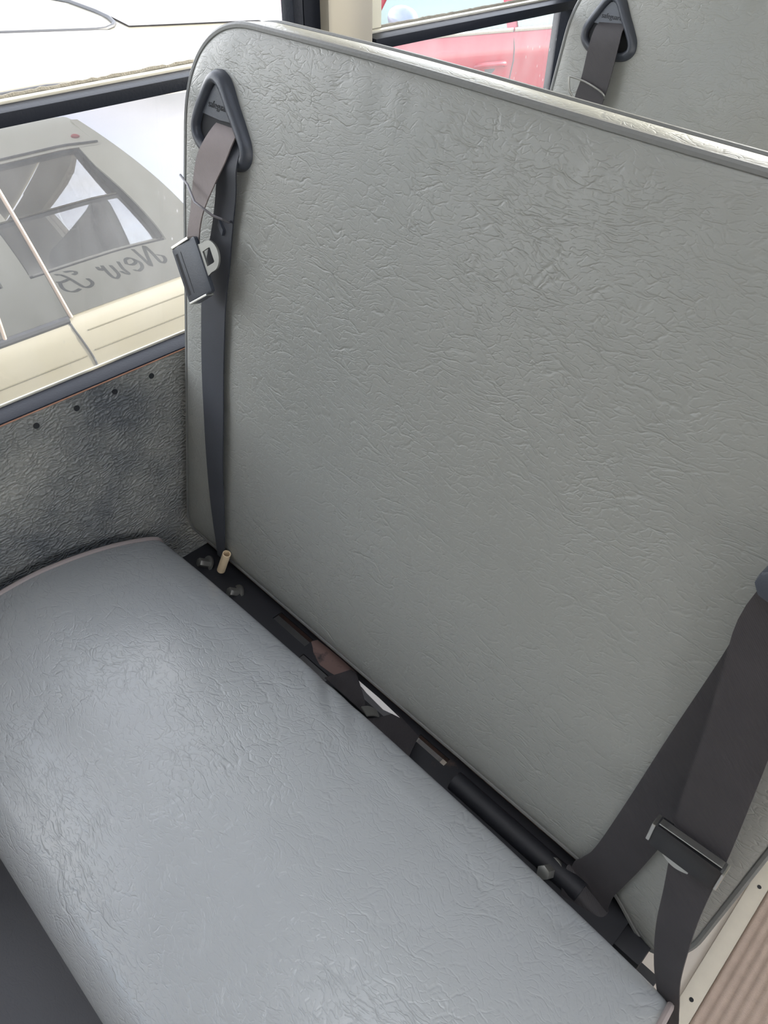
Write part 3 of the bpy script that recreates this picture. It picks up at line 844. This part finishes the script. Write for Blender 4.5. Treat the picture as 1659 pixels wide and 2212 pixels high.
# belt of the window place
sb = empty('seat_belt', bk(.12, .59, .02))
tag(sb, 'seat belt at the window end of the front bench, latch plate hanging high', 'seat belt')
strap('shoulder_webbing', [((.107, .594, .005), (.147, .595, .005)), ((.1065, .587, .014), (.1468, .589, .012)), ((.1015, .572, .0225), (.1455, .576, .019)),
      ((.0955, .555, .027), (.1420, .560, .024)), ((.0915, .530, .029), (.1325, .536, .030)), ((.087, .500, .029), (.117, .502, .034)), ((.080, .470, .029), (.107, .472, .032)),
      ((.080, .455, .028), (.106, .458, .030))], WEBBING_LIT, sb)
strap('lap_webbing', [((.120, .588, .0065), (.150, .586, .0068)), ((.122, .575, .013), (.155, .574, .0145)), ((.121, .556, .0215), (.158, .556, .0215)), ((.118, .53, .0175), (.154, .53, .018)), ((.110, .49, .0155), (.147, .49, .016)), ((.100, .45, .0155), (.143, .45, .0155)), ((.092, .405, .017), (.138, .405, .016)),
      ((.089, .36, .016), (.1365, .36, .016)), ((.089, .298, .015), (.1365, .30, .016)), ((.094, .235, .015), (.141, .245, .018)), ((.099, .17, .014), (.144, .18, .020)),
      ((.107, .11, .0135), (.146, .12, .018)), ((.115, .06, .012), (.144, .062, .014)), ((.119, .030, .010), (.140, .030, .010)), ((.118, .003, .006), (.136, .003, .006))], WEBBING_SHADED, sb)
latch(sb, bk(.0735, .4500, .0405), Vector(bk(.109, .397, .041)) - Vector(bk(.072, .448, .040)), Vector(bk(.116, .466, .038)) - Vector(bk(.072, .448, .040)))
tube('wire_keeper', [bk(*p) for p in ((.0735, .5315, .034), (.092, .526, .037), (.120, .516, .047), (.1425, .5075, .040), (.1485, .5045, .032), (.1475, .5000, .022), (.141, .499, .015))], .00135, WIRE, sb)
ring_ = catmull([bk(*p) for p in ((.135, .496, .0205), (.150, .501, .0205))], 2)
strap('belt_stop', [((.122, .489, .0168), (.124, .496, .0168)), ((.132, .4805, .018), (.134, .4875, .018))], BLACK_PLASTIC, sb, .003)

# belt of the aisle place
ab = empty('seat_belt', bk(.80, .43, .02))
tag(ab, 'wide dark seat belt at the aisle end of the front bench', 'seat belt')
strap('lap_webbing', [((.800, .50, .019), (.848, .50, .019)), ((.7875, .425, .017), (.835, .425, .018)), ((.7855, .346, .0155), (.832, .34, .016)), ((.7805, .247, .0150), (.827, .245, .016)), ((.776, .135, .0140), (.822, .15, .015)),
      ((.771, .055, .0115), (.8165, .080, .013)), ((.7635, .020, .007), (.811, .030, .009)), ((.758, -.004, .002), (.808, -.006, .004)), ((.766, -.030, .006), (.815, -.040, .006)), ((.790, -.055, .003), (.835, -.065, .001))], WEBBING, ab)
strap('shoulder_webbing', [((.800, .50, .024), (.850, .50, .024)), ((.785, .415, .036), (.832, .43, .028)), ((.793, .356, .038), (.8405, .36, .036)), ((.803, .300, .039), (.850, .31, .038)), ((.8175, .205, .040), (.866, .205, .040)),
      ((.828, .165, .041), (.870, .168, .041)), ((.841, .115, .042), (.876, .122, .048)), ((.853, .065, .043), (.883, .085, .052)), ((.870, .020, .046), (.894, .035, .052)), ((.890, -.02, .046), (.908, -.01, .046)),
      ((.9050, -.055, .044), (.9185, -.055, .040)), ((.9080, -.16, .040), (.9160, -.16, .015)), ((.9065, -.250, .03), (.9125, -.250, 0))], WEBBING, ab)
latch(ab, bk(.8100, .1865, .046), Vector(bk(.870, .191, .046)) - Vector(bk(.810, .188, .046)), Vector(bk(.812, .150, .0445)) - Vector(bk(.812, .188, .044)), D=.030, L=.060, tongue=False, mat=BLACK_MATTE)
lp = [c for c in ab.children if c.name.startswith('latch')][0]
cres = [bk(.826 + .024 * t_, .1560 - .0042 * math.sin(math.pi * t_), .0475) for t_ in np.linspace(0, 1, 9)]
cres2 = [bk(.826 + .024 * t_, .1600 - .0015 * math.sin(math.pi * t_), .0475) for t_ in np.linspace(0, 1, 9)]
obj('tongue', *ribbon_geo(cres, cres2, .0016, sub=2), STEEL, lp)
obj('steel_edge', *loft_geo([[bk(.8120 + .0555 * t_, .1893 + .0045 * t_ + a, w_) for a, w_ in ((0, .0455), (0, .0525), (.0012, .0525), (.0012, .0455))] for t_ in (0, 1)]), STEEL, lp, smooth=False)
obj('belt_stop', *loft_geo([[bk(.783 + a * .006 * 0 + p[0], .436 + p[1], w_) for p in ((0, .004), (.006, -.004), (.020, -.006), (.040, .002), (.042, .016), (.030, .026), (.012, .024), (.001, .014))] for a, w_ in ((0, .022), (0, .040), (0, .046))]), BLACK_PLASTIC, ab, bevel=.003)
box('boot', (.768, .838, .366, .396, .392, .404), BLACK_PLASTIC, ab, bevel=.004) if False else None
obj('anchor_sleeve', *loft_geo([[(.752, .398, .417), (.812, .394, .400), (.815, .380, .398), (.757, .378, .412)], [(.768, .386, .396), (.836, .372, .366), (.836, .358, .362), (.770, .364, .392)], [(.79, .38, .360), (.846, .372, .335), (.846, .362, .332), (.79, .362, .356)]]), WEBBING, ab, bevel=.003)

# belt of the bench behind
DY = .752
rb = empty('seat_belt', (.118, .40 + DY + .59 * SL, .424 + .59 * CL))
tag(rb, 'seat belt with a bent wire keeper on the bench behind, at the window end', 'seat belt')
strap('webbing', [((.0945, .598, .012), (.1435, .602, .012)), ((.0935, .588, .020), (.143, .592, .020)), ((.0945, .565, .026), (.147, .572, .026)), ((.097, .52, .028), (.149, .522, .028)), ((.094, .49, .028), (.147, .490, .028)),
      ((.092, .42, .026), (.141, .42, .026)), ((.09, .30, .02), (.138, .30, .02)), ((.10, .1, .014), (.145, .1, .014)), ((.112, .005, .010), (.142, .005, .010))], WEBBING, rb, dy=DY)
k = [bk(*p) for p in ((.090, .492, .030), (.084, .500, .034), (.0790, .5165, .036), (.0830, .5190, .036), (.110, .5160, .034), (.138, .5090, .0335), (.1475, .5040, .032), (.148, .498, .026))]
tube('wire_keeper', [(x, y + DY, z) for x, y, z in catmull(k, 4)], .0016, STEEL_DULL, rb)

# cream tube end lying on the bar beside the first bolt
a0, a1 = Vector((.1330, .3870, .4110)), Vector((.1470, .3935, .4520))
d_ = (a1 - a0).normalized()
vo, fo = tube_geo([a0, a1], .0062, 16, cap=False); vi, fi = tube_geo([a0, a1], .0050, 16, cap=False)
F = list(fo) + [tuple(reversed([i + 32 for i in q])) for q in fi] + [(k_, (k_ + 1) % 16, 32 + (k_ + 1) % 16, 32 + k_) for k_ in range(16)] + [(16 + (k_ + 1) % 16, 16 + k_, 48 + k_, 48 + (k_ + 1) % 16) for k_ in range(16)]
tag(obj('plastic_tube', vo + vi, F, CREAM), 'short open cream plastic tube standing on the hinge bar beside a bolt', 'tube')

pv = [(.4145, .3985, .4052), (.4185, .4010, .4050), (.4560, .4015, .4046), (.4950, .4000, .4042), (.4720, .3930, .4046), (.4400, .3950, .4050)]
tag(obj('paper_scrap', *loft_geo([pv, [(x, y, z + .0006) for x, y, z in pv]]), plain('white_paper', srgb(238, 234, 230), .8), smooth=False), 'white triangular paper scrap wedged on the hinge bar between two dark straps', 'paper')

# ------------------------------------------------------------------ outside
g_ = obj('ground', [(-22, -16, -.72), (14, -16, -.72), (14, 24, -.72), (-22, 24, -.72)], [(0, 1, 2, 3)], GRAVEL, smooth=False)
tag(g_, 'stony ground of the lot outside', 'ground', kind='structure')

# cross-section of the near car: outer sill up over belt, glass, roof edge to the middle of the roof
XC = -1.70
SEC = [(-.80, -.45), (-.765, -.20), (-.752, .05), (-.757, .20), (-.765, .29), (-.772, .340), (-.785, .362), (-.80, .372)]
gx, gz = -.80, .372
GL = []
while gz < .765:
    th = 20 if gz < .48 else min(32, 20 + (gz - .48) / (.71 - .48) * 9.7)
    gz += .0125; gx -= .0125 * math.tan(R(th)); GL.append((gx, gz))
RF = [(GL[-1][0] - .006, .784), (GL[-1][0] - .016, .804), (-1.06, .818), (-1.13, .828), (-1.25, .838), (-1.36, .845), (-1.372, .838), (-1.385, .845), (-1.50, .858), (XC, .866)]
def grow(y):
    if y <= -.9: return max(.02, 1 - (-.9 - y) / .8) if y > -1.7 else .02
    if y <= .8: return 1.
    if y <= 1.70: return 1 - .185 * (y - .8)
    return .8335 - 1.2 * (y - 1.70)
BELT = .372
def sec(y, pts):
    g__ = grow(y); out = []
    for x, z in pts:
        zz = BELT + (z - BELT) * g__ if z > BELT else z
        out.append((x, zz))
    return out
def shear(x, y):
    k_ = smoothstep(1.2, 1.75, y)
    s_ = (x - XC)
    return y + k_ * (.16 - .38 * max(0, (abs(s_) - .0)) * .9)
def car_loft(ys, pts):
    rings = []
    for y in ys:
        h = sec(y, pts)
        full = h + [(2 * XC - x, z) for x, z in reversed(h[:-1])]
        rings.append([(x, shear(x, y), z) for x, z in full])
    return loft_geo(rings)
white_car = empty('parked_car', (XC, 0, -.72))
tag(white_car, 'cream white car parked close beside the bus, tinted side glass mirroring its lettering', 'car')
ys = [-2.45, -2.3, -2.0, -1.7, -1.5, -1.2, -.9, -.5, 0, .3, .6, .8, 1.0, 1.2, 1.35, 1.5, 1.6, 1.70, 1.80, 1.88, 1.95, 2.0]
body = obj('body', *car_loft(ys, SEC + GL + RF), CAR_WHITE, white_car, sharp=28)
ORG[body.name] = ORG[white_car.name]
def gpt(y, z, off=.003):
    """point on the side glass at belt-relative height z (before the rear slope), slightly proud"""
    pts = [(-.80, .372)] + GL
    for (xa, za), (xb, zb) in zip(pts, pts[1:]):
        if za <= z <= zb + 1e-6:
            t_ = (z - za) / (zb - za); x = xa + (xb - xa) * t_; break
    else: x = pts[-1][0]
    zz = BELT + (z - BELT) * grow(y)
    return (x + off * .94, shear(x, y), zz + off * .34)
def patch(name, yl, yr, z0, z1, mat, parent, off=.003, nz=28, ny=24):
    """glass patch between two slanted lines yl(z), yr(z)"""
    V = []; F = []
    for i in range(nz + 1):
        z = z0 + (z1 - z0) * i / nz
        for j in range(ny + 1):
            y = yl(z) + (yr(z) - yl(z)) * j / ny
            V.append(gpt(y, z, off))
    n0 = len(V)
    for i in range(nz):
        for j in range(ny):
            a = i * (ny + 1) + j; F.append((a, a + 1, a + ny + 2, a + ny + 1))
    V += [(x - .002, y, z) for x, y, z in V[:n0]]
    for i in range(nz):
        for j in range(ny):
            a = n0 + i * (ny + 1) + j; F.append((a, a + ny + 1, a + ny + 2, a + 1))
    return obj(name, V, F, mat, parent, sharp=60)
pil = lambda z: .633 - (z - .372) * .125
patch('side_window', lambda z: pil(z) + .006, lambda z: 1.42 - .5 * (z - .372), .378, .760, CAR_GLASS, white_car)
patch('side_window', lambda z: -.75, lambda z: .470 + .13 * (z - .372), .378, .760, CAR_GLASS, white_car)
patch('pillar_cover', lambda z: .478 + .13 * (z - .372), lambda z: pil(z) - .004, .376, .764, CAR_GLASS, white_car, off=.002)
for fn in (pil, lambda z: .474 + .13 * (z - .372)):
    tube('pillar_trim', [gpt(fn(z), z, .004) for z in np.linspace(.374, .764, 14)], .0048, PILLAR_TRIM, white_car, seg=8)
tube('belt_seal', [gpt(y, .376, .003) for y in np.linspace(-.75, .625, 20)], .0042, SEAL, white_car)
tube('belt_trim', [(-.797, y, .3722) for y in np.linspace(.455, .625, 8)], .009, SEAL, white_car, seg=8)
tube('roof_seal', [(RF[1][0] + .006, shear(RF[1][0], y), BELT + (.798 - BELT) * grow(y)) for y in np.linspace(-.8, 1.6, 40)], .0055, SEAL, white_car, seg=6)
# roof ditch seal, turning across the roof behind the roof panel
RX = lambda x: np.interp(-x, [1.372, 1.385, 1.5, 1.7], [.838, .846, .858, .866])
def roof_pt(x, y, off=.003):
    xx = x if x > XC else 2 * XC - x
    pts = [(-a, b) for a, b in RF]
    z = np.interp(-xx, [a for a, b in pts], [b for a, b in pts])
    return (x, shear(x, y), BELT + (z - BELT) * grow(y) + off)
pth = [roof_pt(-1.375, y) for y in np.linspace(-.85, 1.14, 40)] + [roof_pt(*q) for q in ((-1.378, 1.17), (-1.392, 1.20), (-1.42, 1.222), (-1.47, 1.235), (-1.55, 1.24), (-1.70, 1.24), (-1.9, 1.235), (-2.0, 1.2))]
tube('roof_seal', pth, .0060, SEAL, white_car, seg=8)
V = []; F = []
nx_, ny_ = 16, 12
for i in range(ny_ + 1):
    for j in range(nx_ + 1):
        x = -1.385 - (.63) * j / nx_
        y = 1.245 + (1.66 - 1.245) * i / ny_
        V.append(roof_pt(x, y, .0045))
n0 = len(V)
for i in range(ny_):
    for j in range(nx_):
        a = i * (nx_ + 1) + j; F.append((a, a + 1, a + nx_ + 2, a + nx_ + 1))
V += [(x, y, z - .003) for x, y, z in V]; F += [tuple(reversed([q + n0 for q in f])) for f in F]
obj('rear_window', V, F, CAR_GLASS_DARK, white_car, sharp=60)
tube('tailgate_line', [roof_pt(x, y, .002) for x, y in ((-1.30, 1.52), (-1.34, 1.64), (-1.36, 1.70), (-1.36, 1.80), (-1.36, 1.9))], .004, SEAL, white_car, seg=6)
# door gap, and dark lines standing for shade in the door creases
def side_pt(y, z, off=.0):
    zs = [s[1] for s in SEC]; xs__ = [s[0] for s in SEC]
    return (np.interp(z, zs, xs__) + off, y, z)
tube('door_gap', [side_pt(y, z, .0005) for y, z in catmull([(.622, .378), (.626, .349), (.640, .300), (.648, .262), (.645, .235), (.640, .20), (.62, .1), (.60, -.1)], 5)], .0026, SEAL, white_car, seg=6)
for z in (.344, .295, .241):
    tube('crease_shade_line', [side_pt(y, z, .0005) for y in np.linspace(.655, 1.7, 20)], .0016, CREASE_SHADE, white_car, seg=8)
tube('crease_shade_line', [side_pt(y, .288, .0005) for y in np.linspace(-.6, .632, 20)], .0016, CREASE_SHADE, white_car, seg=8)
for y in (-1.55, 1.35):
    w0 = obj('wheel', *tube_geo([(-.97, y, -.40), (-.93, y, -.40), (-.79, y, -.40), (-.77, y, -.40)], [.30, .32, .32, .29], 32), TYRE, white_car)
    obj('hub_cap', *cyl_geo((-.771, y, -.40), (1, 0, 0), .20, .008, 24), STEEL_DULL, w0)
    w1 = obj('wheel', *tube_geo([(-2.63, y, -.40), (-2.59, y, -.40), (-2.45, y, -.40), (-2.43, y, -.40)], [.29, .32, .32, .30], 32), TYRE, white_car)

# red car further back, turned a little towards the bus
AR = R(20); DR = Vector((math.sin(AR), math.cos(AR), 0)); SR = Vector((math.cos(AR), -math.sin(AR), 0))
OR = Vector((-2.0, 3.55, 0))
def rp_(o_, a, z): return OR + SR * o_ + DR * a + Vector((0, 0, z))
red = empty('parked_car', OR + SR * -.87 + Vector((0, 0, -.72)))
tag(red, 'red car parked beyond the second window, pale belt strip and door handle', 'car')
RS = [(-.03, -.45), (0, -.2), (.02, .05), (.012, .22), (.034, .305), (.030, .36), (.012, .425), (0, .441)]
RG = [(-.06, .56), (-.13, .68), (-.20, .78), (-.28, .83), (-.5, .86), (-.87, .87)]
def rgrow(a):
    if a < -.35: return max(.02, 1 - (-.35 - a) / .33)
    if a < 1.6: return 1.
    return max(.05, 1 - (a - 1.6) / .6)
rings = []
for a in (-1.55, -1.45, -1.2, -.95, -.7, -.6, -.5, -.35, 0, .4, .8, 1.2, 1.6, 1.9, 2.2, 2.5, 2.6):
    dz = -.12 * smoothstep(-.9, -1.5, a) if a < -.9 else 0
    h = [(x, z + (dz if z > .2 else 0)) for x, z in RS] + [(x, .441 + dz + (z - .441) * rgrow(a)) for x, z in RG]
    full = h + [(-1.74 - x, z) for x, z in reversed(h[:-1])]
    rings.append([rp_(x, a, z) for x, z in full])
obj('body', *loft_geo(rings), CAR_RED, red, sharp=30)
def rpatch(name, a0, a1, mat, slope0=0., slope1=0.):
    V = []
    pts = [(.004, .452), (-.055, .56), (-.124, .68), (-.185, .765)]
    for x, z in pts:
        k_ = (z - .45)
        V += [rp_(x, a0 + slope0 * k_, z), rp_(x, a1 + slope1 * k_, z)]
    n_ = len(V)
    V += [v - SR * .003 for v in V]
    F = []
    for i in range(3): F += [(2 * i, 2 * i + 1, 2 * i + 3, 2 * i + 2), (n_ + 2 * i, n_ + 2 * i + 2, n_ + 2 * i + 3, n_ + 2 * i + 1)]
    return obj(name, V, F, mat, red, smooth=False)
rpatch('side_window', -.62, .18, CAR_GLASS_TEAL, 1.0, 0)
rpatch('side_window', .25, .95, CAR_GLASS_TEAL, 0, -.2)
tube('pillar_trim', [rp_(.004, -.66, .447), rp_(-.055, -.56, .56), rp_(-.124, -.44, .68), rp_(-.185, -.35, .77)], .011, CHROME, red)
obj('belt_strip', *loft_geo([[rp_(x, a, z) for x, z in ((.004, .432), (.014, .432), (.014, .452), (.004, .452))] for a in (-.62, .215)]), CHROME, red, bevel=.003)
obj('belt_strip', *loft_geo([[rp_(x, a, z) for x, z in ((.004, .432), (.014, .432), (.014, .452), (.004, .452))] for a in (.225, 1.5)]), CHROME, red, bevel=.003)
tube('door_gap', [rp_(np.interp(z, [s[1] for s in RS], [s[0] for s in RS]) + .001, a, z) for a, z in ((.22, .44), (.222, .36), (.222, .305), (.225, .22), (.22, .05), (.20, -.2))], .0035, SEAL, red, seg=6)
hd = tube('door_handle', catmull([rp_(.022, -.01, .288), rp_(.052, .02, .300), rp_(.058, .085, .302), rp_(.052, .15, .300), rp_(.022, .18, .288)], 4), .013, CAR_RED, red, seg=10)
obj('handle_cup', *cyl_geo(rp_(.016, .085, .285), SR, .035, .010, 20), SEAL, hd)
mr_ = []
for t_, s_ in ((0, .35), (.12, .8), (.4, 1.), (.75, .95), (.93, .65), (1, .25)):
    c_ = rp_(.05 + .19 * t_, -.50 + .01 * t_, .548)
    mr_.append([c_ + DR * (.055 * s_ * math.cos(q)) + Vector((0, 0, .058 * s_ * math.sin(q))) for q in np.linspace(0, 2 * math.pi, 16, endpoint=False)])
m0 = obj('wing_mirror', *loft_geo(mr_), MIRROR, red)
tube('mirror_arm', [rp_(.0, -.50, .47), rp_(.05, -.50, .50), rp_(.10, -.50, .525)], .018, SEAL, m0)
for a in (-1.0, 1.75):
    obj('wheel', *tube_geo([rp_(-.20, a, -.40), rp_(-.16, a, -.40), rp_(-.02, a, -.40), rp_(.0, a, -.40)], [.30, .32, .32, .29], 28), TYRE, red)
    obj('wheel', *tube_geo([rp_(-1.74, a, -.40), rp_(-1.72, a, -.40), rp_(-1.58, a, -.40), rp_(-1.54, a, -.40)], [.29, .32, .32, .30], 28), TYRE, red)
